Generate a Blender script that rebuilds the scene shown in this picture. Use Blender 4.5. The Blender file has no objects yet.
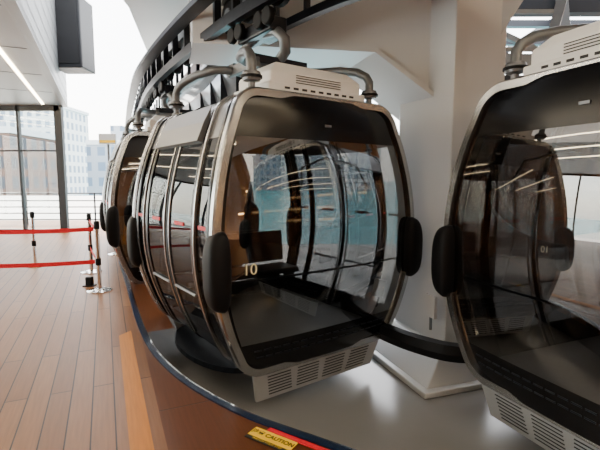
import bpy, bmesh, math
from mathutils import Vector, Matrix

S = bpy.context.scene
COL = S.collection

# ------------------------------------------------------------------ materials
def mat(name, col, rough=0.5, metal=0.0, noise=0.0, nscale=8.0, emis=None, estr=0.0, coat=0.0, spec=None):
    m = bpy.data.materials.new(name); m.use_nodes = True
    nt = m.node_tree; b = nt.nodes['Principled BSDF']
    b.inputs['Base Color'].default_value = (*col, 1)
    b.inputs['Roughness'].default_value = rough
    b.inputs['Metallic'].default_value = metal
    b.inputs['Coat Weight'].default_value = coat
    if spec is not None: b.inputs['Specular IOR Level'].default_value = spec
    if emis:
        b.inputs['Emission Color'].default_value = (*emis, 1)
        b.inputs['Emission Strength'].default_value = estr
    if noise > 0:
        tc = nt.nodes.new('ShaderNodeTexCoord'); n = nt.nodes.new('ShaderNodeTexNoise')
        n.inputs['Scale'].default_value = nscale; n.inputs['Detail'].default_value = 5
        mx = nt.nodes.new('ShaderNodeMix'); mx.data_type = 'RGBA'
        mx.inputs[6].default_value = (*[c*(1-noise) for c in col], 1)
        mx.inputs[7].default_value = (*[min(1, c*(1+noise)) for c in col], 1)
        nt.links.new(tc.outputs['Object'], n.inputs['Vector'])
        nt.links.new(n.outputs['Fac'], mx.inputs[0])
        nt.links.new(mx.outputs[2], b.inputs['Base Color'])
    return m

def glassmat(name, tint, refl=0.9, rough=0.01, base=0.04):
    m = bpy.data.materials.new(name); m.use_nodes = True
    nt = m.node_tree; nt.nodes.clear()
    o = nt.nodes.new('ShaderNodeOutputMaterial'); mx = nt.nodes.new('ShaderNodeMixShader')
    t = nt.nodes.new('ShaderNodeBsdfTransparent'); g = nt.nodes.new('ShaderNodeBsdfGlossy')
    f = nt.nodes.new('ShaderNodeLayerWeight'); f.inputs['Blend'].default_value = 0.35
    mr = nt.nodes.new('ShaderNodeMapRange'); mr.inputs[3].default_value = base; mr.inputs[4].default_value = refl
    t.inputs['Color'].default_value = (*tint, 1)
    g.inputs['Roughness'].default_value = rough; g.inputs['Color'].default_value = (.95, .95, .95, 1)
    nt.links.new(f.outputs['Fresnel'], mr.inputs[0]); nt.links.new(mr.outputs[0], mx.inputs[0])
    nt.links.new(t.outputs[0], mx.inputs[1]); nt.links.new(g.outputs[0], mx.inputs[2])
    nt.links.new(mx.outputs[0], o.inputs['Surface'])
    return m

def woodmat(name, c1, c2, mortar, w=2.2, h=.145, ang=-114.2, rough=.42, gap=.005):
    m = bpy.data.materials.new(name); m.use_nodes = True
    nt = m.node_tree; b = nt.nodes['Principled BSDF']; b.inputs['Roughness'].default_value = rough
    b.inputs['Specular IOR Level'].default_value = .18
    tc = nt.nodes.new('ShaderNodeTexCoord'); mp = nt.nodes.new('ShaderNodeMapping')
    mp.inputs['Rotation'].default_value = (0, 0, math.radians(ang))
    br = nt.nodes.new('ShaderNodeTexBrick'); br.offset = .37
    br.inputs['Color1'].default_value = (*c1, 1); br.inputs['Color2'].default_value = (*c2, 1)
    br.inputs['Mortar'].default_value = (*mortar, 1); br.inputs['Scale'].default_value = 1
    br.inputs['Brick Width'].default_value = w; br.inputs['Row Height'].default_value = h
    br.inputs['Mortar Size'].default_value = gap; br.inputs['Mortar Smooth'].default_value = .2
    mp2 = nt.nodes.new('ShaderNodeMapping'); mp2.inputs['Scale'].default_value = (1.2, 22, 1)
    n = nt.nodes.new('ShaderNodeTexNoise'); n.inputs['Scale'].default_value = 2.5; n.inputs['Detail'].default_value = 6
    mx = nt.nodes.new('ShaderNodeMix'); mx.data_type = 'RGBA'; mx.blend_type = 'MULTIPLY'
    cr = nt.nodes.new('ShaderNodeMapRange'); cr.inputs[3].default_value = .7; cr.inputs[4].default_value = 1.25
    nt.links.new(tc.outputs['Object'], mp.inputs['Vector']); nt.links.new(mp.outputs[0], br.inputs['Vector'])
    nt.links.new(mp.outputs[0], mp2.inputs['Vector']); nt.links.new(mp2.outputs[0], n.inputs['Vector'])
    nt.links.new(n.outputs['Fac'], cr.inputs[0]); mx.inputs[0].default_value = 1
    nt.links.new(br.outputs['Color'], mx.inputs[6]); nt.links.new(cr.outputs[0], mx.inputs[7])
    nt.links.new(mx.outputs[2], b.inputs['Base Color'])
    bp = nt.nodes.new('ShaderNodeBump'); bp.inputs['Strength'].default_value = .4; bp.inputs['Distance'].default_value = .004; bp.invert = True
    nt.links.new(br.outputs['Fac'], bp.inputs['Height']); nt.links.new(bp.outputs[0], b.inputs['Normal'])
    return m

def buildingmat(name, wall, win, sx, sz):
    m = bpy.data.materials.new(name); m.use_nodes = True
    nt = m.node_tree; b = nt.nodes['Principled BSDF']; b.inputs['Roughness'].default_value = .7
    tc = nt.nodes.new('ShaderNodeTexCoord'); sp = nt.nodes.new('ShaderNodeSeparateXYZ'); cb = nt.nodes.new('ShaderNodeCombineXYZ')
    ad = nt.nodes.new('ShaderNodeMath'); ad.operation = 'ADD'
    nt.links.new(tc.outputs['Object'], sp.inputs[0])
    nt.links.new(sp.outputs[0], ad.inputs[0]); nt.links.new(sp.outputs[1], ad.inputs[1])
    nt.links.new(ad.outputs[0], cb.inputs[0]); nt.links.new(sp.outputs[2], cb.inputs[1])
    br = nt.nodes.new('ShaderNodeTexBrick'); br.offset = 0
    br.inputs['Color1'].default_value = (*win, 1); br.inputs['Color2'].default_value = (*[c*1.4 for c in win], 1)
    br.inputs['Mortar'].default_value = (*wall, 1); br.inputs['Scale'].default_value = 1
    br.inputs['Brick Width'].default_value = sx; br.inputs['Row Height'].default_value = sz
    br.inputs['Mortar Size'].default_value = min(sx, sz)*.24
    nt.links.new(cb.outputs[0], br.inputs['Vector']); nt.links.new(br.outputs['Color'], b.inputs['Base Color'])
    return m

M = {}
M['silver'] = mat('satin_aluminium', (.44, .45, .46), .26, .95, .05, 5)
M['grille'] = mat('grille_aluminium', (.40, .41, .42), .4, .3, .05, 5)
M['frame'] = mat('frame_grey_paint', (.16, .165, .175), .35, .5)
M['chrome'] = mat('chrome', (.75, .75, .76), .12, 1)
M['black'] = mat('black_gloss_panel', (.003, .003, .004), .18, 0, spec=.35)
M['rubber'] = mat('black_rubber', (.003, .003, .004), .55, 0, .2, 20, spec=.2)
M['roof'] = mat('cabin_roof_grey', (.30, .305, .31), .35, .3, .04)
M['ac'] = mat('ac_white', (.80, .80, .78), .4, 0, .03)
M['slot'] = mat('slot_dark', (.02, .02, .02), .7)
M['steel'] = mat('galvanised_steel', (.15, .158, .165), .42, .5, .15, 12)
M['dsteel'] = mat('dark_steel', (.012, .015, .022), .35, .4, .15, 10)
M['white'] = mat('white_paint', (.58, .595, .61), .3, 0, .03, 2)
M['whiteg'] = mat('white_gloss_panel', (.66, .69, .72), .08, .55, .03, 1.5)
M['glass'] = glassmat('tinted_glass', (.30, .295, .285), refl=.95, base=.11)
M['sglass'] = glassmat('tinted_side_glass', (.23, .24, .25), refl=.40, base=.03)
M['cglass'] = glassmat('clear_window_glass', (.93, .96, .96), .7, .01, .03)
M['seat'] = mat('seat_black', (.008, .008, .010), .5, 0, .2, 30)
M['cfloor'] = mat('cabin_floor_grey', (.16, .155, .15), .45, 0, .15, 30)
M['red'] = mat('belt_red', (.66, .004, .02), .5)
M['yellow'] = mat('label_yellow', (.95, .60, .005), .4)
M['textblk'] = mat('text_black', (.01, .01, .01), .5)
M['textwht'] = mat('text_white', (.9, .84, .55), .5)
M['pit'] = mat('pit_floor_grey', (.22, .22, .215), .22, 0, .08, 3)
M['navy'] = mat('edge_navy', (.008, .018, .05), .25, .2)
M['deck'] = woodmat('deck_boards', (.24, .112, .045), (.175, .078, .032), (.014, .007, .004))
M['walnut'] = woodmat('border_walnut', (.10, .034, .012), (.09, .03, .011), (.03, .015, .008), 3, .9, rough=.32)
M['orange'] = woodmat('border_light_oak', (.48, .18, .022), (.45, .165, .022), (.2, .1, .05), 2.5, 3, rough=.5)
M['ceil'] = mat('ceiling_grey', (.30, .31, .32), .45, .2, .04, 2)
M['cladding'] = mat('cladding_grey', (.20, .21, .22), .4, .3, .06, 2)
M['mullion'] = mat('mullion_black', (.012, .012, .014), .4)
M['led'] = mat('led_warm', (1, .9, .75), .5, emis=(1, .80, .52), estr=26)
M['amberglow'] = mat('added_amber_glow', (1, .8, .5), .5, emis=(1, .62, .26), estr=22)  # glow for the added strips that the cabin glass reflects
M['water'] = mat('sea_water', (.02, .20, .24), .25, 0, .4, .15)
M['paving'] = mat('outdoor_paving', (.50, .48, .45), .7, 0, .1, .5)
M['brickb'] = buildingmat('brick_building', (.17, .09, .065), (.05, .05, .06), 2.2, 2.6)
M['whiteb'] = buildingmat('white_building', (.70, .69, .67), (.20, .24, .30), 2.2, 2.8)
M['greyb'] = buildingmat('grey_building', (.30, .33, .38), (.10, .14, .20), 2.4, 2.6)
M['wallwarm'] = mat('warm_wood_wall', (.28, .12, .04), .5, 0, .2, 3)
M['dark'] = mat('dark_panel', (.016, .017, .021), .5)

# ------------------------------------------------------------------ helpers
def empty(name, loc=(0, 0, 0), rz=0):
    e = bpy.data.objects.new(name, None); e.location = loc; e.rotation_euler = (0, 0, rz)
    e.empty_display_size = .3; COL.objects.link(e); return e

def mesh(name, verts, faces, mats, parent=None, midx=None, smooth=False, loc=None, rz=0):
    me = bpy.data.meshes.new(name); me.from_pydata([tuple(v) for v in verts], [], faces)
    for m in mats: me.materials.append(m)
    if midx:
        for p, i in zip(me.polygons, midx): p.material_index = i
    if smooth:
        for p in me.polygons: p.use_smooth = True
    me.update()
    o = bpy.data.objects.new(name, me); COL.objects.link(o)
    if parent: o.parent = parent
    if loc: o.location = loc
    o.rotation_euler = (0, 0, rz)
    return o

def box(name, c, s, m, parent=None, rz=0, rx=0, ry=0, bev=0):
    bm = bmesh.new(); bmesh.ops.create_cube(bm, size=1)
    bmesh.ops.scale(bm, vec=s, verts=bm.verts)
    if bev > 0: bmesh.ops.bevel(bm, geom=bm.edges[:], offset=bev, segments=3, affect='EDGES', profile=.5)
    me = bpy.data.meshes.new(name); bm.to_mesh(me); bm.free(); me.materials.append(m)
    o = bpy.data.objects.new(name, me); COL.objects.link(o)
    o.location = c; o.rotation_euler = (rx, ry, rz)
    if parent: o.parent = parent
    return o

def tube(name, pts, r, m, parent=None, cyclic=False, res=4):
    cu = bpy.data.curves.new(name, 'CURVE'); cu.dimensions = '3D'
    sp = cu.splines.new('POLY'); sp.points.add(len(pts)-1)
    for p, q in zip(sp.points, pts): p.co = (*q, 1)
    sp.use_cyclic_u = cyclic; cu.bevel_depth = r; cu.bevel_resolution = res; cu.use_fill_caps = True
    cu.materials.append(m)
    o = bpy.data.objects.new(name, cu); COL.objects.link(o)
    if parent: o.parent = parent
    return o

def lathe(name, prof, m, parent=None, loc=(0, 0, 0), seg=28, rot=(0, 0, 0)):
    v = []; f = []; n = len(prof)
    for i in range(seg):
        a = 2*math.pi*i/seg
        for r, z in prof: v.append((r*math.cos(a), r*math.sin(a), z))
    for i in range(seg):
        j = (i+1) % seg
        for k in range(n-1): f.append((i*n+k, j*n+k, j*n+k+1, i*n+k+1))
    o = mesh(name, v, f, [m], parent, smooth=True); o.location = loc; o.rotation_euler = rot
    md = o.modifiers.new('es', 'EDGE_SPLIT'); md.split_angle = math.radians(40)
    return o

def strip(name, pts, prof, m, parent=None, smooth=False, closed=False):
    """sweep profile [(off,z)] along plan path pts [(x,y)]; off = to the right of travel"""
    n = len(pts); v = []; k = len(prof)
    for i, p in enumerate(pts):
        a = pts[max(0, i-1)]; b = pts[min(n-1, i+1)]
        t = Vector((b[0]-a[0], b[1]-a[1])).normalized(); r = Vector((t.y, -t.x))
        for off, z in prof: v.append((p[0]+r.x*off, p[1]+r.y*off, z))
    f = []
    kk = k if closed else k-1
    for i in range(n-1):
        for j in range(kk):
            a = i*k+j; b = i*k+(j+1) % k
            f.append((a, a+k, b+k, b))
    if closed:
        f.append(tuple(range(k))); f.append(tuple(range((n-1)*k, n*k))[::-1])
    return mesh(name, v, f, [m], parent, smooth=smooth)

def catmull(P, n=14):
    out = []
    Q = [Vector(p) for p in P]
    Q = [Q[0]*2-Q[1]] + Q + [Q[-1]*2-Q[-2]]
    for i in range(1, len(Q)-2):
        for k in range(n):
            t = k/n; a, b, c, d = Q[i-1], Q[i], Q[i+1], Q[i+2]
            out.append(.5*((2*b)+(c-a)*t+(2*a-5*b+4*c-d)*t*t+(3*b-a-3*c+d)*t**3))
    out.append(Q[-2]); return [tuple(p) for p in out]

def ngon(name, pts, z, m, thick=0, parent=None):
    bm = bmesh.new(); vs = [bm.verts.new((p[0], p[1], z)) for p in pts]
    f = bm.faces.new(vs); f.normal_update()
    if f.normal.z < 0: f.normal_flip()
    if thick:
        r = bmesh.ops.extrude_face_region(bm, geom=[f])
        for g in r['geom']:
            if isinstance(g, bmesh.types.BMVert): g.co.z -= thick
    bmesh.ops.triangulate(bm, faces=[x for x in bm.faces if len(x.verts) > 4])
    bmesh.ops.recalc_face_normals(bm, faces=bm.faces)
    me = bpy.data.meshes.new(name); bm.to_mesh(me); bm.free(); me.materials.append(m)
    o = bpy.data.objects.new(name, me); COL.objects.link(o)
    if parent: o.parent = parent
    return o

# ------------------------------------------------------------------ gondola cabin
ZT = 2.29
RB, RT = .12, .13
def hx(z):
    w = .80+.30*(1-((1.05-z)/1.05)**2) if z < 1.05 else .80+.30*(1-((z-1.05)/1.24)**2)
    if z < RB: w -= RB-math.sqrt(max(0, RB*RB-(RB-z)**2))
    if z > ZT-RT: w -= RT-math.sqrt(max(0, RT*RT-(z-(ZT-RT))**2))
    return w
def yE(z): return .93+.10*(1-((z-1.05)/1.25)**2)
DOME = .045
def cap(u, z, off=0): return Vector((u*hx(z), -(yE(z)+DOME*(1-abs(u)**2.5)+off), z))
Z2 = ZT-RT
zl = [RB*(1-math.cos(math.radians(a))) for a in (0, 18, 36, 54, 72, 90)] + [.27] + \
     [.27+(1.93-.27)*i/18 for i in range(1, 19)] + [Z2+RT*math.sin(math.radians(a)) for a in (0, 15, 30, 45, 60, 75, 90)]

def build_cabin():
    P = empty('gondola_cabin')
    us = [-1, -.93, -.8, -.6, -.4, -.2, 0, .2, .4, .6, .8, .93, 1]
    for sgn, nm in ((1, 'front'), (-1, 'rear')):
        v = []; f = []; mi = []
        for z in zl:
            for u in us:
                p = cap(u, z); v.append((p.x, p.y*sgn, p.z))
        n = len(us)
        for i in range(len(zl)-1):
            zc = (zl[i]+zl[i+1])/2
            for j in range(n-1):
                q = (i*n+j, i*n+j+1, (i+1)*n+j+1, (i+1)*n+j); f.append(q if sgn > 0 else q[::-1])
                g = .27 < zc < 1.93 and 0 < j < n-2
                mi.append(0 if g else 1)
        mesh('end_panel_'+nm, v, f, [M['glass'], M['black']], P, mi, True)
    fs = [-1, -.64, -.59, -.02, .02, .59, .64, 1]
    for sx, nm in ((-1, 'door_side'), (1, 'inner_side')):
        v = []; f = []; mi = []
        for z in zl:
            for s in fs: v.append((sx*hx(z), s*yE(z), z))
        n = len(fs)
        for i in range(len(zl)-1):
            zc = (zl[i]+zl[i+1])/2
            for j in range(n-1):
                q = (i*n+j, i*n+j+1, (i+1)*n+j+1, (i+1)*n+j); f.append(q if sx > 0 else q[::-1])
                if j in (1, 3, 5): mi.append(1)
                elif zc < .2: mi.append(1)
                elif zc > 1.9: mi.append(2)
                else: mi.append(0)
        mesh('side_panel_'+nm, v, f, [M['sglass'], M['black'], M['frame']], P, mi, True)
    v = []; f = []
    w = hx(ZT); ye = yE(ZT)
    X = [-w, -w*.6, 0, w*.6, w]; Y = [-ye, -ye*.5, 0, ye*.5, ye]
    for y in Y:
        for x in X: v.append((x, y*(1+DOME*(1-abs(x/w)**2.5)/ye if abs(y) == ye else 1), ZT+.05*(1-(x/w)**2)*(1-(y/ye)**2)))
    for i in range(4):
        for j in range(4): a = i*5+j; f.append((a, a+1, a+6, a+5))
    mesh('roof_skin', v, f, [M['roof']], P, smooth=True)
    w = hx(0); ye = yE(0)
    box('floor_pan', (0, 0, -.02), (2*w, 2*ye, .05), M['frame'], P)
    box('floor_mat', (0, 0, .09), (1.62, 1.84, .03), M['cfloor'], P)
    def ring(name, s, a, b, m, lift=0.0):
        path = [(-hx(z), z) for z in zl] + [(hx(z), z) for z in reversed(zl)]
        N = len(path); v = []; f = []
        for i in range(N):
            p0 = path[i-1]; p1 = path[(i+1) % N]; t = Vector((p1[0]-p0[0], p1[1]-p0[1])).normalized()
            nr = Vector((-t.y, t.x)); x, z = path[i]; y = s*yE(z)
            for dy, dr in ((-a, -b), (-a, b*.6), (-a*.6, b), (a*.6, b), (a, b*.6), (a, -b)):
                dr += lift
                v.append((x+nr.x*dr, y+dy, z+nr.y*dr))
        k = 6
        for i in range(N):
            for j in range(k):
                A = i*k+j; B = i*k+(j+1) % k; C = ((i+1) % N)*k+(j+1) % k; D = ((i+1) % N)*k+j
                f.append((A, B, C, D))
        o = mesh(name, v, f, [m], P, smooth=True)
        md = o.modifiers.new('es', 'EDGE_SPLIT'); md.split_angle = math.radians(35)
    ring('end_frame_front', -1.0, .038, .034, M['silver'])
    ring('end_frame_rear', 1.0, .038, .034, M['silver'])
    ring('end_gasket_front', -.90, .035, .020, M['black'])
    ring('end_gasket_rear', .90, .035, .020, M['black'])
    ring('door_frame_front', -.60, .04, .014, M['black'])
    ring('door_frame_rear', .60, .04, .014, M['black'])
    ring('door_trim_front', -.655, .012, .012, M['silver'], .014)
    ring('door_trim_rear', .655, .012, .012, M['silver'], .014)
    ring('door_split', 0, .022, .010, M['rubber'])
    for sx in (-1, 1):
        for fy in (-.06, .06):
            tube('door_edge_trim', [(sx*(hx(z)+.006), fy*yE(z), z) for z in zl[5:26]], .010, M['silver'], P)
        z0 = .62
        tube('door_bar', [(sx*(hx(z0)+.012), y*yE(z0), z0) for y in (-.55, -.3, -.08)], .012, M['frame'], P)
        tube('door_bar', [(sx*(hx(z0)+.012), y*yE(z0), z0) for y in (.08, .3, .55)], .012, M['frame'], P)
        for fy in (-.82, -.3, .3, .82):
            z0 = 1.22
            box('red_stripe', (sx*(hx(z0)+.006), fy*yE(z0), z0), (.008, .22, .03), M['red'], P, bev=.002)
        v = []; f = []
        for y in (-.55, .55):
            for x, z in ((hx(1.93)+.00, 1.90), (hx(1.93)+.06, 1.92), (hx(2.1)+.06, 2.08), (hx(2.2)+.03, 2.22)):
                v.append((sx*x, y*yE(2), z))
        for j in range(3): f.append((j, j+1, j+5, j+4))
        f += [(0, 1, 2, 3), (4, 5, 6, 7), (0, 3, 7, 4)]
        mesh('door_operator_cover', v, f, [M['frame']], P)
        pts = [(sx*(.62+.36*math.sin(math.radians(a))), -.72*math.cos(math.radians(a))) for a in range(0, 181, 12)]
        ngon('door_step', pts, -.06, M['dsteel'], .05, P)
        # elongated rubber fender pads at the four corners
        for sy in (-1, 1):
            bm = bmesh.new(); bmesh.ops.create_uvsphere(bm, u_segments=28, v_segments=20, radius=1)
            for vv in bm.verts:
                c = vv.co
                for k, e in ((0, .6), (1, .6), (2, .7)):
                    c[k] = math.copysign(abs(c[k])**e, c[k])
                c.x *= .095; c.y *= .10; c.z *= .30*(1-.12*sx*c.x/.095)
            me = bpy.data.meshes.new('fender_pad'); bm.to_mesh(me); bm.free(); me.materials.append(M['rubber'])
            for p in me.polygons: p.use_smooth = True
            o = bpy.data.objects.new('fender_pad', me); COL.objects.link(o); o.parent = P
            o.location = (sx*1.095, sy*1.055, .91)
    for u in [i*.1 for i in range(-8, 9)]:
        for z in (.14, .20):
            p = cap(u, z, .001)
            box('vent_slot', p, (.07, .006, .012), M['dsteel'], P)
    box('top_emblem', cap(0, 2.06, .004), (.07, .008, .022), M['frame'], P, bev=.003)
    for sy in (1, -1):
        G = empty('end_grille'); G.parent = P; G.location = (0, -sy*.96, -.03); G.rotation_euler = (0, 0, 0 if sy > 0 else math.pi)
        v = [(-.74, 0, 0), (.74, 0, 0), (.68, .06, -.27), (-.68, .06, -.27), (-.74, .03, 0), (.74, .03, 0), (.68, .09, -.27), (-.68, .09, -.27)]
        mesh('grille_plate', v, [(0, 3, 2, 1), (4, 5, 6, 7), (0, 1, 5, 4), (3, 7, 6, 2), (0, 4, 7, 3), (1, 2, 6, 5)], [M['grille']], G)
        for r in range(7):
            z = -.045-r*.03; y = .06*(-z/.27)-.002
            for cxx in (-.48, -.16, .16, .48):
                box('grille_slot', (cxx*(1-.08*r/6), y, z), (.24, .006, .008), M['slot'], G)
        box('under_frame', (0, .25, -.10), (1.15, .35, .14), M['dsteel'], G)
    tcu = bpy.data.curves.new('number_decal', 'FONT'); tcu.body = '10'; tcu.size = .125; tcu.extrude = .001; tcu.materials.append(M['textwht'])
    to = bpy.data.objects.new('number_decal', tcu); COL.objects.link(to); to.parent = P
    to.location = cap(-.81, .86, .014); to.rotation_euler = (math.radians(90), 0, math.radians(-5))
    box('bench_seat', (0, .66, .46), (1.5, .42, .07), M['seat'], P, bev=.02)
    box('bench_back', (0, .90, .72), (1.55, .06, .40), M['seat'], P, rx=math.radians(-6), bev=.02)
    box('bench_leg', (-.5, .7, .26), (.05, .3, .33), M['dsteel'], P); box('bench_leg', (.5, .7, .26), (.05, .3, .33), M['dsteel'], P)
    for sx in (-1, 1):
        tube('grab_rail', [(sx*.9, -.6, 1.5), (sx*.82, -.5, 1.75), (sx*.8, 0, 1.85), (sx*.82, .5, 1.75), (sx*.9, .6, 1.5)], .014, M['chrome'], P)
    tube('cross_handrail', [(-1.0, -.93, .78), (-.5, -.98, .78), (.5, -.98, .78), (1.0, -.93, .78)], .010, M['dsteel'], P)
    # roof equipment
    yc = -.60
    box('ac_base', (0, yc, 2.36), (1.08, .62, .08), M['ac'], P, bev=.015)
    hv = []
    for (sxx, syy, z) in ((.50, .28, 2.39), (.50, .28, 2.50), (.40, .20, 2.59)):
        hv += [(-sxx, yc-syy, z), (sxx, yc-syy, z), (sxx, yc+syy, z), (-sxx, yc+syy, z)]
    hf = [(0, 3, 2, 1), (8, 9, 10, 11)]
    for l in (0, 4):
        for i in range(4): hf.append((l+i, l+(i+1) % 4, l+(i+1) % 4+4, l+i+4))
    o = mesh('ac_housing', hv, hf, [M['ac']], P)
    md = o.modifiers.new('bv', 'BEVEL'); md.width = .012; md.segments = 2
    for i in range(4): box('ac_slot', (0, yc-.284, 2.42+.02*i), (.5, .004, .006), M['slot'], P)
    for i in range(9): box('ac_slot_side', (.504, yc-.2+.05*i, 2.44), (.006, .03, .05), M['slot'], P)
    for i in range(12): box('ac_slot_top', (-.33+.06*i, yc+.0, 2.593), (.025, .28, .006), M['slot'], P)
    for i in range(9): box('ac_slot_base', (-.36+.09*i, yc-.312, 2.36), (.05, .006, .018), M['slot'], P)
    # yoke: arms rise from the four dampers and sweep to two cross beams near the roof centre
    for yc, yb in ((-.84, -.20), (.84, .20)):
        pts = [(-.66, yc, 2.45), (-.66, yc, 2.54), (-.65, yc*.96, 2.60), (-.62, yc*.85, 2.655), (-.56, (yc+yb)/2, 2.70), (-.46, yb*1.4, 2.72), (-.36, yb, 2.72), (.36, yb, 2.72),
               (.46, yb*1.4, 2.72), (.56, (yc+yb)/2, 2.70), (.62, yc*.85, 2.655), (.65, yc*.96, 2.60), (.66, yc, 2.54), (.66, yc, 2.45)]
        tube('yoke_cross_beam', pts, .042, M['steel'], P)
        for x in (-.66, .66):
            lathe('damper', [(0, -.16), (.05, -.16), (.05, -.10), (.03, -.09), (.03, -.05), (.07, -.04), (.08, 0), (.07, .03), (.03, .04), (.03, .07), (0, .07)], M['frame'], P, (x, yc, 2.43))
            lathe('damper_ring', [(.06, .0), (.088, .0), (.088, .02), (.06, .02)], M['rubber'], P, (x, yc, 2.41))
    for x in (-.28, .28):
        box('yoke_side_rail', (x, 0, 2.72), (.06, .6, .10), M['steel'], P, bev=.01)
    for y in (-.22, .22):
        box('yoke_hub', (0, y, 2.75), (.62, .16, .08), M['dsteel'], P, bev=.01)
        tube('hanger_arm', [(0, y, 2.76), (0, y*1.6, 2.84), (-.04, y*1.8, 2.94), (-.06, y*1.3, 3.04), (-.06, 0, 3.09)], .055, M['steel'], P)
    box('grip_body', (-.06, 0, 3.10), (.20, .66, .14), M['dsteel'], P, bev=.02)
    box('grip_jaw', (.10, 0, 3.10), (.10, .34, .10), M['steel'], P, bev=.02)
    for y in (-.36, .36, -.2, .2):
        lathe('grip_roller', [(0, -.03), (.075, -.03), (.085, -.02), (.085, .02), (.075, .03), (0, .03)], M['rubber'], P, (-.20, y, 3.13), rot=(0, math.pi/2, 0))
    return P

cab = build_cabin()
def place(o, x, y, ang): o.location = (x, y, 0); o.rotation_euler = (0, 0, ang)
def clone(src, x, y, ang):
    e = bpy.data.objects.new('gondola_cabin', None); COL.objects.link(e)
    def rec(a, b):
        for c in a.children:
            if c.name.startswith('number_decal'): continue
            d = c.copy(); COL.objects.link(d); d.parent = b; rec(c, d)
    rec(src, e); place(e, x, y, ang); return e
place(cab, -.35, 4.66, math.radians(36))
clone(cab, 2.64, 3.06, math.atan2(-.92, .39))
clone(cab, -2.25, 7.75, math.radians(27))
clone(cab, -3.6, 10.7, math.radians(24))

# ------------------------------------------------------------------ rope path and overhead machinery
path = catmull([(-5.6, 15.5), (-3.6, 10.7), (-2.25, 7.75), (-.35, 4.66), (.97, 3.45), (2.64, 3.06), (5.0, 4.2), (7, 6)])
T = empty('overhead_conveyor_track')
strip('guide_rail', path, [(-.30, 3.20), (-.22, 3.20), (-.22, 3.28), (-.30, 3.28)], M['dsteel'], T, closed=True)
strip('guide_rail_outer', path, [(.20, 3.22), (.28, 3.22), (.28, 3.34), (.20, 3.34)], M['dsteel'], T, closed=True)
strip('track_girder', path, [(-.05, 3.62), (.15, 3.62), (.15, 3.86), (-.05, 3.86)], M['steel'], T, closed=True)
strip('cable_tray', path, [(.34, 3.50), (.50, 3.50), (.50, 3.56), (.34, 3.56)], M['dsteel'], T, closed=True)
acc = 0
for a, b in zip(path[:-1], path[1:]):
    d = (Vector(b)-Vector(a)).length; acc += d
    if acc > .42:
        acc = 0; t = (Vector(b)-Vector(a)).normalized(); r = Vector((t.y, -t.x)); ang = math.atan2(t.y, t.x)
        lathe('drive_tyre', [(.05, -.045), (.17, -.05), (.20, -.03), (.20, .03), (.17, .05), (.05, .045)], M['rubber'], T, (b[0]+r.x*.06, b[1]+r.y*.06, 3.45), 20, (math.pi/2, 0, ang))
        lathe('tyre_hub', [(0, -.06), (.08, -.06), (.08, .06), (0, .06)], M['steel'], T, (b[0]+r.x*.06, b[1]+r.y*.06, 3.45), 16, (math.pi/2, 0, ang))
        box('track_bracket', (b[0]+r.x*.24, b[1]+r.y*.24, 3.5), (.05, .08, .5), M['dsteel'], T, rz=ang)
        box('track_bracket', (b[0]-r.x*.26, b[1]-r.y*.26, 3.5), (.05, .05, .5), M['dsteel'], T, rz=ang)

hood = catmull([(-4.3, 15.2), (-2.4, 11.2), (-1.15, 8.3), (.25, 6.1), (.62, 5.5)])
H = empty('conveyor_hood')
strip('hood_panel', hood, [(.55, 4.95), (.42, 4.25), (.10, 3.75), (-.05, 3.2), (0, 2.85), (-.35, 2.80)], M['whiteg'], H)
for i in range(4, len(hood)-2, 5):
    p = hood[i]; q = hood[i+1]; ang = math.atan2(q[1]-p[1], q[0]-p[0])
    box('hood_seam', (p[0], p[1], 3.4), (.012, .24, 1.1), M['dark'], H, rz=ang)

# ------------------------------------------------------------------ column with haunch
C0 = Vector((1.45, 4.2)); U = Vector((-.32, .947)); V = Vector((.947, .32))
def q4(c, u, v, du, dv): return [c, c+V*dv, c+V*dv+U*du, c+U*du]
K = empty('support_column')
def prism(name, base, top, zb, zt, m, parent):
    v = [(p.x, p.y, zb) for p in base]+[(p.x, p.y, zt) for p in top]
    f = [(0, 3, 2, 1), (4, 5, 6, 7)]+[(i, (i+1) % 4, (i+1) % 4+4, i+4) for i in range(4)]
    o = mesh(name, v, f, [m], parent)
    md = o.modifiers.new('bv', 'BEVEL'); md.width = .012; md.segments = 2
    return o
colq = q4(C0, U, V, .95, .6)
prism('column_shaft', colq, colq, -.1, 5.0, M['white'], K)
b0 = Vector((1.15, 3.80))
pl = q4(b0, U, V, 1.35, .95)
prism('column_foot_plate', pl, pl, -.42, -.36, M['white'], K)
pin = q4(b0+U*.06+V*.06, U, V, 1.23, .83)
prism('column_pedestal', pin, [p for p in q4(C0-U*.05-V*.05, U, V, 1.05, .7)], -.36, -.08, M['white'], K)
v = []
prof = [(1.45, 2.35), (.75, 2.95), (-1.3, 3.25), (-1.3, 4.9), (2.3, 4.9), (2.3, 3.6), (1.95, 3.0)]
for dy in (0, .75):
    for x, z in prof: v.append((x-dy*.3, 4.55+dy-(x-1.4)*.33, z))
n = len(prof)
f = [tuple(range(n)), tuple(range(n, 2*n))[::-1]]+[(i, (i+1) % n, (i+1) % n+n, i+n) for i in range(n)]
mesh('haunch_beam', v, f, [M['white']], K)
v = []
for x, z in ((1.5, 2.28), (.76, 2.92), (-1.3, 3.22)):
    for dy in (-.08, .85): v.append((x-dy*.3, 4.55+dy-(x-1.4)*.33, z))
    for dy in (-.08, .85): v.append((x-dy*.3, 4.55+dy-(x-1.4)*.33, z+.05))
f = []
for s in (0, 4):
    f += [(s, s+4, s+5, s+1), (s+2, s+3, s+7, s+6), (s, s+2, s+6, s+4), (s+1, s+5, s+7, s+3)]
mesh('haunch_flange', v, f, [M['white']], K)
box('junction_box', (1.30, 4.20, .35), (.03, .16, .22), M['white'], K, rz=math.atan2(U.y, U.x)-math.pi/2)
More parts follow.
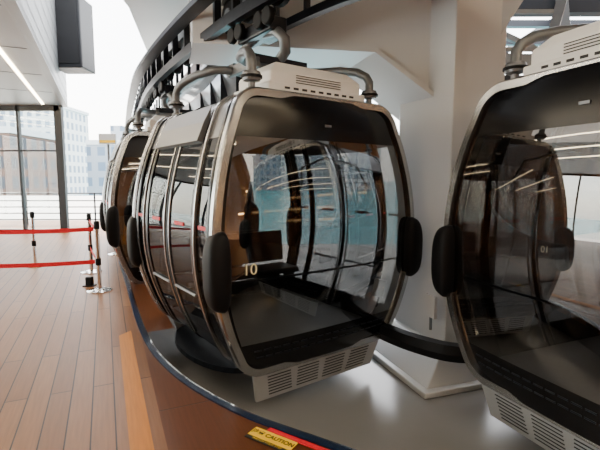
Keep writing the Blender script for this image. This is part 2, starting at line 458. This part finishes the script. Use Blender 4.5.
tube('conduit', [(1.31, 4.22, .1), (1.31, 4.22, .3)], .015, M['steel'], K)

R = empty('lower_guide_rail')
gp = catmull([(-.7, 6.9), (.05, 5.9), (.55, 5.1), (.80, 4.45), (1.12, 3.98), (1.50, 3.76), (2.15, 3.98), (3.2, 4.6), (4.6, 5.3)])
strip('rail_band', gp, [(-.05, -.03), (.05, -.03), (.07, .04), (.05, .12), (-.05, .12)], M['rubber'], R, closed=True, smooth=False)
strip('rail_backing', gp, [(-.10, .0), (-.05, .0), (-.05, .08), (-.10, .08)], M['steel'], R, closed=True)
for i in (8, 22, 100, 108):
    if i < len(gp): box('rail_post', (gp[i][0], gp[i][1]+.0, -.225), (.06, .06, .39), M['steel'], R)

# ------------------------------------------------------------------ floors
edge = catmull([(-7.2, 17.0), (-5.5, 13.0), (-3.87, 9.1), (-2.75, 6.7), (-1.71, 4.49), (-1.13, 3.53), (-.49, 2.87), (.21, 2.42), (.9, 2.02), (1.6, 1.68), (2.4, 1.5), (3.4, 1.75), (4.6, 2.5), (8, 5.5)])
fl = ngon('floor', edge + [(8, -7), (-14, -7), (-14, 17.0)], 0, M['deck'], .1)
Bd = empty('platform_border')
i0 = 14*4
def lineX(Y): return -.81-(Y-2.42)*.45
ngon('border_panel', edge[i0:] + [(8, -6.9), (lineX(-6.9), -6.9)], .004, M['walnut'], 0, Bd)
ngon('border_plank', [(lineX(4.6), 4.45), (lineX(-6.9), -6.9), (lineX(-6.9)-.2, -6.9), (lineX(4.3)-.2, 4.3)], .007, M['orange'], 0, Bd)
strip('edge_nosing', edge, [(-.035, .005), (-.035, .018), (.012, .018), (.012, -.05)], M['navy'], Bd)
strip('edge_chrome_trim', edge, [(-.055, .006), (-.052, .014), (-.035, .014)], M['chrome'], Bd)
strip('edge_fascia', edge, [(.0, -.05), (.0, -.42)], M['dark'], Bd)
strip('side_border_plank', edge[:i0+2], [(-.34, .004), (-.06, .004)], M['walnut'], Bd)
ngon('floor_pit', [(-9, 13.5), (9, 13.5), (9, -1), (1, -1), (-4, 4)], -.42, M['pit'], .1)

L = empty('caution_floor_label', (-.17, 2.52, .012), math.atan2(-.45, .70))
box('label_plate', (0, 0, 0), (.32, .09, .004), M['yellow'], L)
box('label_band', (0, -.060, 0), (.32, .03, .004), M['textblk'], L)
for yy, sz, body, mt in ((0.0, .046, '注意 CAUTION', 'textblk'), (-.060, .024, 'WATCH YOUR STEP', 'yellow')):
    c = bpy.data.curves.new('label_text', 'FONT'); c.body = body; c.size = sz; c.align_x = 'CENTER'; c.align_y = 'CENTER'; c.materials.append(M[mt])
    if sz > .04: c.offset = .0015
    o = bpy.data.objects.new('label_text', c); COL.objects.link(o); o.parent = L; o.location = (0, yy, .004)
box('label_red_strip', (.17, .068, 0), (.5, .036, .006), M['red'], L)

# ------------------------------------------------------------------ belt barriers
def stanchion(x, y):
    P = empty('belt_barrier_post', (x, y, 0))
    lathe('base', [(0, .0), (.17, .0), (.17, .015), (.10, .03), (.03, .04), (0, .04)], M['chrome'], P)
    lathe('post', [(.03, .03), (.03, .93), (0, .93)], M['chrome'], P)
    lathe('head', [(.0, .90), (.038, .90), (.038, 1.0), (.03, 1.015), (0, 1.015)], M['rubber'], P)
    lathe('lower_cassette', [(.034, .38), (.038, .38), (.038, .48), (.028, .48)], M['rubber'], P)
    return P
posts = [(-2.89, 6.12), (-4.75, 5.75), (-3.62, 7.4), (-4.9, 7.9), (-3.95, 9.2)]
for p in posts: stanchion(*p)
Bt = empty('barrier_belts')
def belt(a, b, z):
    n = 10; v = []; f = []
    for i in range(n+1):
        t = i/n; x = a[0]+(b[0]-a[0])*t; y = a[1]+(b[1]-a[1])*t; zz = z-.02*4*t*(1-t)
        v += [(x, y, zz-.03), (x, y, zz+.03)]
    for i in range(n): f.append((2*i, 2*i+2, 2*i+3, 2*i+1))
    mesh('belt', v, f, [M['red']], Bt)
for z in (.90, .43):
    belt((-2.93, 6.11), (-4.71, 5.76), z); belt((-2.91, 6.16), (-3.60, 7.36), z)
sd = empty('door_stopper', (-3.18, 6.42, 0))
box('stopper_body', (0, 0, .07), (.10, .08, .14), M['rubber'], sd, bev=.015)
box('stopper_base', (0, 0, .008), (.16, .13, .016), M['rubber'], sd, bev=.004)

# ------------------------------------------------------------------ left hall
def LX(Y): return -.95-(Y)*.452
cz = 3.77
ngon('ceiling', [(LX(-7), -7), (LX(13.2), 13.2), (-14, 13.2), (-14, -7)], cz+.1, M['ceil'], .1)
F = empty('wall_fascia')
a = Vector((LX(-7), -7)); b = Vector((LX(13.2), 13.2))
mesh('fascia_panel', [(a.x, a.y, cz-.03), (b.x, b.y, cz-.03), (b.x, b.y, 6.6), (a.x, a.y, 6.6), (a.x-.15, a.y, cz-.03), (b.x-.15, b.y, cz-.03), (b.x-.15, b.y, 6.6), (a.x-.15, a.y, 6.6)],
     [(0, 1, 2, 3), (4, 7, 6, 5), (0, 4, 5, 1), (1, 5, 6, 2)], [M['cladding']], F)
for k in range(8):
    z = 4.05+.32*k
    mesh('fascia_joint', [(a.x+.01, a.y, z), (b.x+.01, b.y, z), (b.x+.01, b.y, z+.02), (a.x+.01, a.y, z+.02)], [(0, 1, 2, 3)], [M['dark']], F)
ub = (b-a).normalized(); angb = math.atan2(ub.y, ub.x)
n = Vector((ub.y, -ub.x))
for k, off in enumerate((-.62, -2.1, -3.6, -5.1)):
    LF = empty('ceiling_light_strip')
    c = a+ub*11.2+n*off
    box('diffuser', (c.x, c.y, cz-.012), (21.5, .06, .02), M['led'], LF, rz=angb)
for k in range(9):
    c = a+ub*(4+2*k)+n*(-3)
    box('ceiling_joint', (c.x, c.y, cz-.002), (.02, 5.6, .006), M['dark'], F, rz=angb)

Wn = empty('window_1')
for x in (-13.9, -12.4, -10.9, -9.4, -8.35, -7.15):
    w = .22 if x == -7.15 else .07
    box('mullion', (x, 13.1, cz/2), (w, .12, cz), M['mullion'], Wn)
box('window_head', (-10.5, 13.1, cz-.08), (6.8, .12, .16), M['mullion'], Wn)
box('window_sill', (-10.5, 13.1, .05), (6.8, .12, .10), M['mullion'], Wn)
box('transom', (-10.5, 13.1, 2.45), (6.8, .06, .05), M['mullion'], Wn)
box('glass_pane', (-10.5, 13.1, cz/2), (6.6, .012, cz-.3), M['cglass'], Wn)
Wl = empty('window_2')
for i in range(12):
    box('mullion', (-13.9, -6.5+i*1.75, cz/2), (.1, .07, cz), M['mullion'], Wl)
box('glass_pane', (-13.9, 3.2, cz/2), (.012, 19.5, cz-.3), M['cglass'], Wl)
box('window_head', (-13.9, 3.2, cz-.06), (.12, 19.6, .12), M['mullion'], Wl)
Rl = empty('terrace_railing')
for z in (.20, .42, .64, .86, 1.12): tube('rail', [(-16, 15.2, z), (-6.0, 15.2, z)], .022, M['dsteel'], Rl)
for i in range(9): tube('baluster', [(-15.6+1.2*i, 15.2, 0), (-15.6+1.2*i, 15.2, 1.12)], .03, M['dsteel'], Rl)
Hb = empty('hanging_speaker_box')
box('cabinet', (-5.65, 11.2, 5.15), (.75, .7, 1.7), M['dark'], Hb, bev=.03)
box('grill', (-5.65, 10.84, 5.15), (.62, .02, 1.5), M['mullion'], Hb)
tube('hanger', [(-5.65, 11.2, 5.9), (-5.65, 11.2, 6.7)], .04, M['dsteel'], Hb)
box('bracket', (-6.1, 11.2, 5.0), (.3, .1, .1), M['dsteel'], Hb)
Sp = empty('sign_pole', (-5.5, 12.6, 0))
tube('pole', [(0, 0, 0), (0, 0, 2.9)], .035, M['steel'], Sp)
box('sign_board', (0, -.03, 2.75), (.5, .04, .3), M['white'], Sp, bev=.01)
box('sign_band', (0, -.055, 2.68), (.44, .01, .07), M['yellow'], Sp)

# station roof
ngon('ceiling_station', [(LX(-7)+.1, -7), (LX(5)+.1, 5), (-3.4, 9), (-4.2, 12.5), (1.2, 12.5), (1.6, 5.6), (9, 5.6), (9, -7)], 5.25, M['white'], .25)
St = empty('roof_steel_truss')
def beam(p, q, w, m=M['steel']):
    p = Vector(p); q = Vector(q); d = q-p
    o = box('truss_member', (p+q)/2, (w, w, d.length), m, St)
    o.rotation_euler = d.to_track_quat('Z', 'Y').to_euler()
beam((2.35, 6.3, 2.2), (3.0, 6.0, 5.0), .12); beam((3.2, 6.3, 2.2), (3.7, 6.0, 5.0), .12)
for i in range(6):
    t = .08+i*.17; beam((2.35+.65*t, 6.3-.3*t, 2.2+2.8*t), (3.2+.5*t, 6.3-.3*t, 2.2+2.8*t), .05)
beam((1.8, 7.0, 3.5), (7.5, 6.6, 3.1), .2); beam((1.8, 7.2, 4.3), (7.5, 6.6, 4.1), .2, M['dsteel'])
beam((3.9, 6.8, 4.4), (4.2, 6.6, 1.5), .16); beam((2.2, 6.9, 4.2), (3.8, 6.7, 3.4), .08)
for k in range(6): beam((1.5, 6.2+k*1.3, 5.05), (9, 6.2+k*1.3, 5.05), .14, M['dsteel'])
for k in range(6): beam((1.9+k*1.3, 5.8, 5.2), (1.9+k*1.3, 13, 5.2), .12, M['dsteel'])
beam((4.4, 5.3, 3.0), (4.7, 5.3, 5.0), .14, M['dsteel']); beam((1.9, 5.9, 2.9), (6.5, 5.6, 2.75), .14, M['dsteel'])
Rd = empty('emergency_sign_lamp'); box('lamp_body', (3.45, 4.95, 3.32), (.28, .05, .12), M['red'], Rd, bev=.01)
tube('lamp_hanger', [(3.45, 4.95, 3.35), (3.45, 4.95, 5.0)], .015, M['dsteel'], Rd)

# walls
box('wall_back', (-3, -7.1, 2.5), (22, .2, 5.0), M['wallwarm'])
for i in range(5):
    W = empty('hall_light_strip'); box('diffuser', (4.3, -5.5+i*1.7, 4.93), (5, .08, .03), M['led'], W)
box('added_wall_right', (9.1, 3, 2.3), (.2, 20, 5.4), M['wallwarm'])  # unseen wall, added and lengthened to warm and darken the glass reflections
for i, (y, z, l) in enumerate(((.2, 2.6, 6), (1.2, 1.9, 4), (-.8, 1.35, 5), (.6, .8, 3))):
    W = empty('added_reflection_strip'); box('diffuser', (8.965, y, z), (.05, l, .10), M['amberglow'], W)  # invented glowing strips, out of view, for warm streaks in the cabin glass
box('added_dark_backdrop', (6.4, 12.6, 1.4), (5.2, .2, 3.6), M['cladding'])  # added backdrop, darkens the bright view through the right-hand cabin

# ------------------------------------------------------------------ outdoors
box('ground_quay', (-23.5, 32, -.3), (31, 30, .3), M['paving'])
mesh('water_surface', [(-500, 14, -2.5), (500, 14, -2.5), (500, 900, -2.5), (-500, 900, -2.5)], [(0, 1, 2, 3)], [M['water']])
def bld(nm, x, y, w, d, h, m):
    B = empty(nm, (x, y, -2.5)); box('block', (0, 0, h/2), (w, d, h), m, B)
    box('parapet', (0, 0, h+.4), (w*1.02, d*1.02, .8), M['white'], B); box('plant_room', (w*.1, 0, h+2), (w*.3, d*.5, 3), M['greyb'], B)
bld('brick_warehouse', -50, 62, 26, 12, 10, M['brickb'])
bld('office_building', -33, 80, 7, 10, 10, M['greyb'])
bld('hotel_building', -76, 118, 32, 14, 22, M['whiteb'])
bld('waterfront_tower', -12, 170, 9, 12, 26, M['greyb'])
bld('waterfront_tower', 24, 170, 12, 14, 30, M['whiteb'])
bld('waterfront_tower', 54, 185, 22, 14, 30, M['greyb'])
bld('apartment_building', 5, 240, 60, 14, 16, M['whiteb'])
bld('apartment_building', 95, 240, 60, 14, 20, M['greyb'])

# ------------------------------------------------------------------ light
w = bpy.data.worlds.new('world'); S.world = w; w.use_nodes = True
nt = w.node_tree; bg = nt.nodes['Background']
sky = nt.nodes.new('ShaderNodeTexSky'); sky.sky_type = 'NISHITA'; sky.sun_disc = False
sky.sun_elevation = math.radians(42); sky.sun_rotation = math.radians(-60); sky.air_density = 1; sky.dust_density = 3
mx = nt.nodes.new('ShaderNodeMix'); mx.data_type = 'RGBA'; mx.inputs[0].default_value = .6
mx.inputs[7].default_value = (9.8, 9.5, 9.0, 1)
nt.links.new(sky.outputs[0], mx.inputs[6]); nt.links.new(mx.outputs[2], bg.inputs['Color'])
bg.inputs['Strength'].default_value = 1.4
sl = bpy.data.lights.new('sun', 'SUN'); sl.energy = 26; sl.angle = math.radians(1); sl.color = (1, .93, .83)
so = bpy.data.objects.new('sun', sl); COL.objects.link(so)
so.rotation_euler = Vector((.62, -.40, -.62)).to_track_quat('-Z', 'Y').to_euler()
def area(n, loc, sx, sy, e, col, rot=(0, 0, 0)):
    l = bpy.data.lights.new(n, 'AREA'); l.shape = 'RECTANGLE'; l.size = sx; l.size_y = sy; l.energy = e; l.color = col
    o = bpy.data.objects.new(n, l); COL.objects.link(o); o.location = loc; o.rotation_euler = rot
area('area_fill_a', (1.2, .5, 4.9), 5, 3, 45, (1, .92, .82))  # added fill to brighten the station interior, not an actual fixture
area('area_fill_b', (-4.5, 5, 3.7), 3, 6, 110, (1, .88, .74))  # added fill for the left hall, on top of its LED strips

# ------------------------------------------------------------------ camera
cd = bpy.data.cameras.new('camera'); cd.lens = 26; cd.sensor_width = 36; cd.clip_end = 2000
co = bpy.data.objects.new('camera', cd); COL.objects.link(co)
co.location = (0, 0, 1.6); co.rotation_euler = (math.radians(84), 0, 0)
S.camera = co
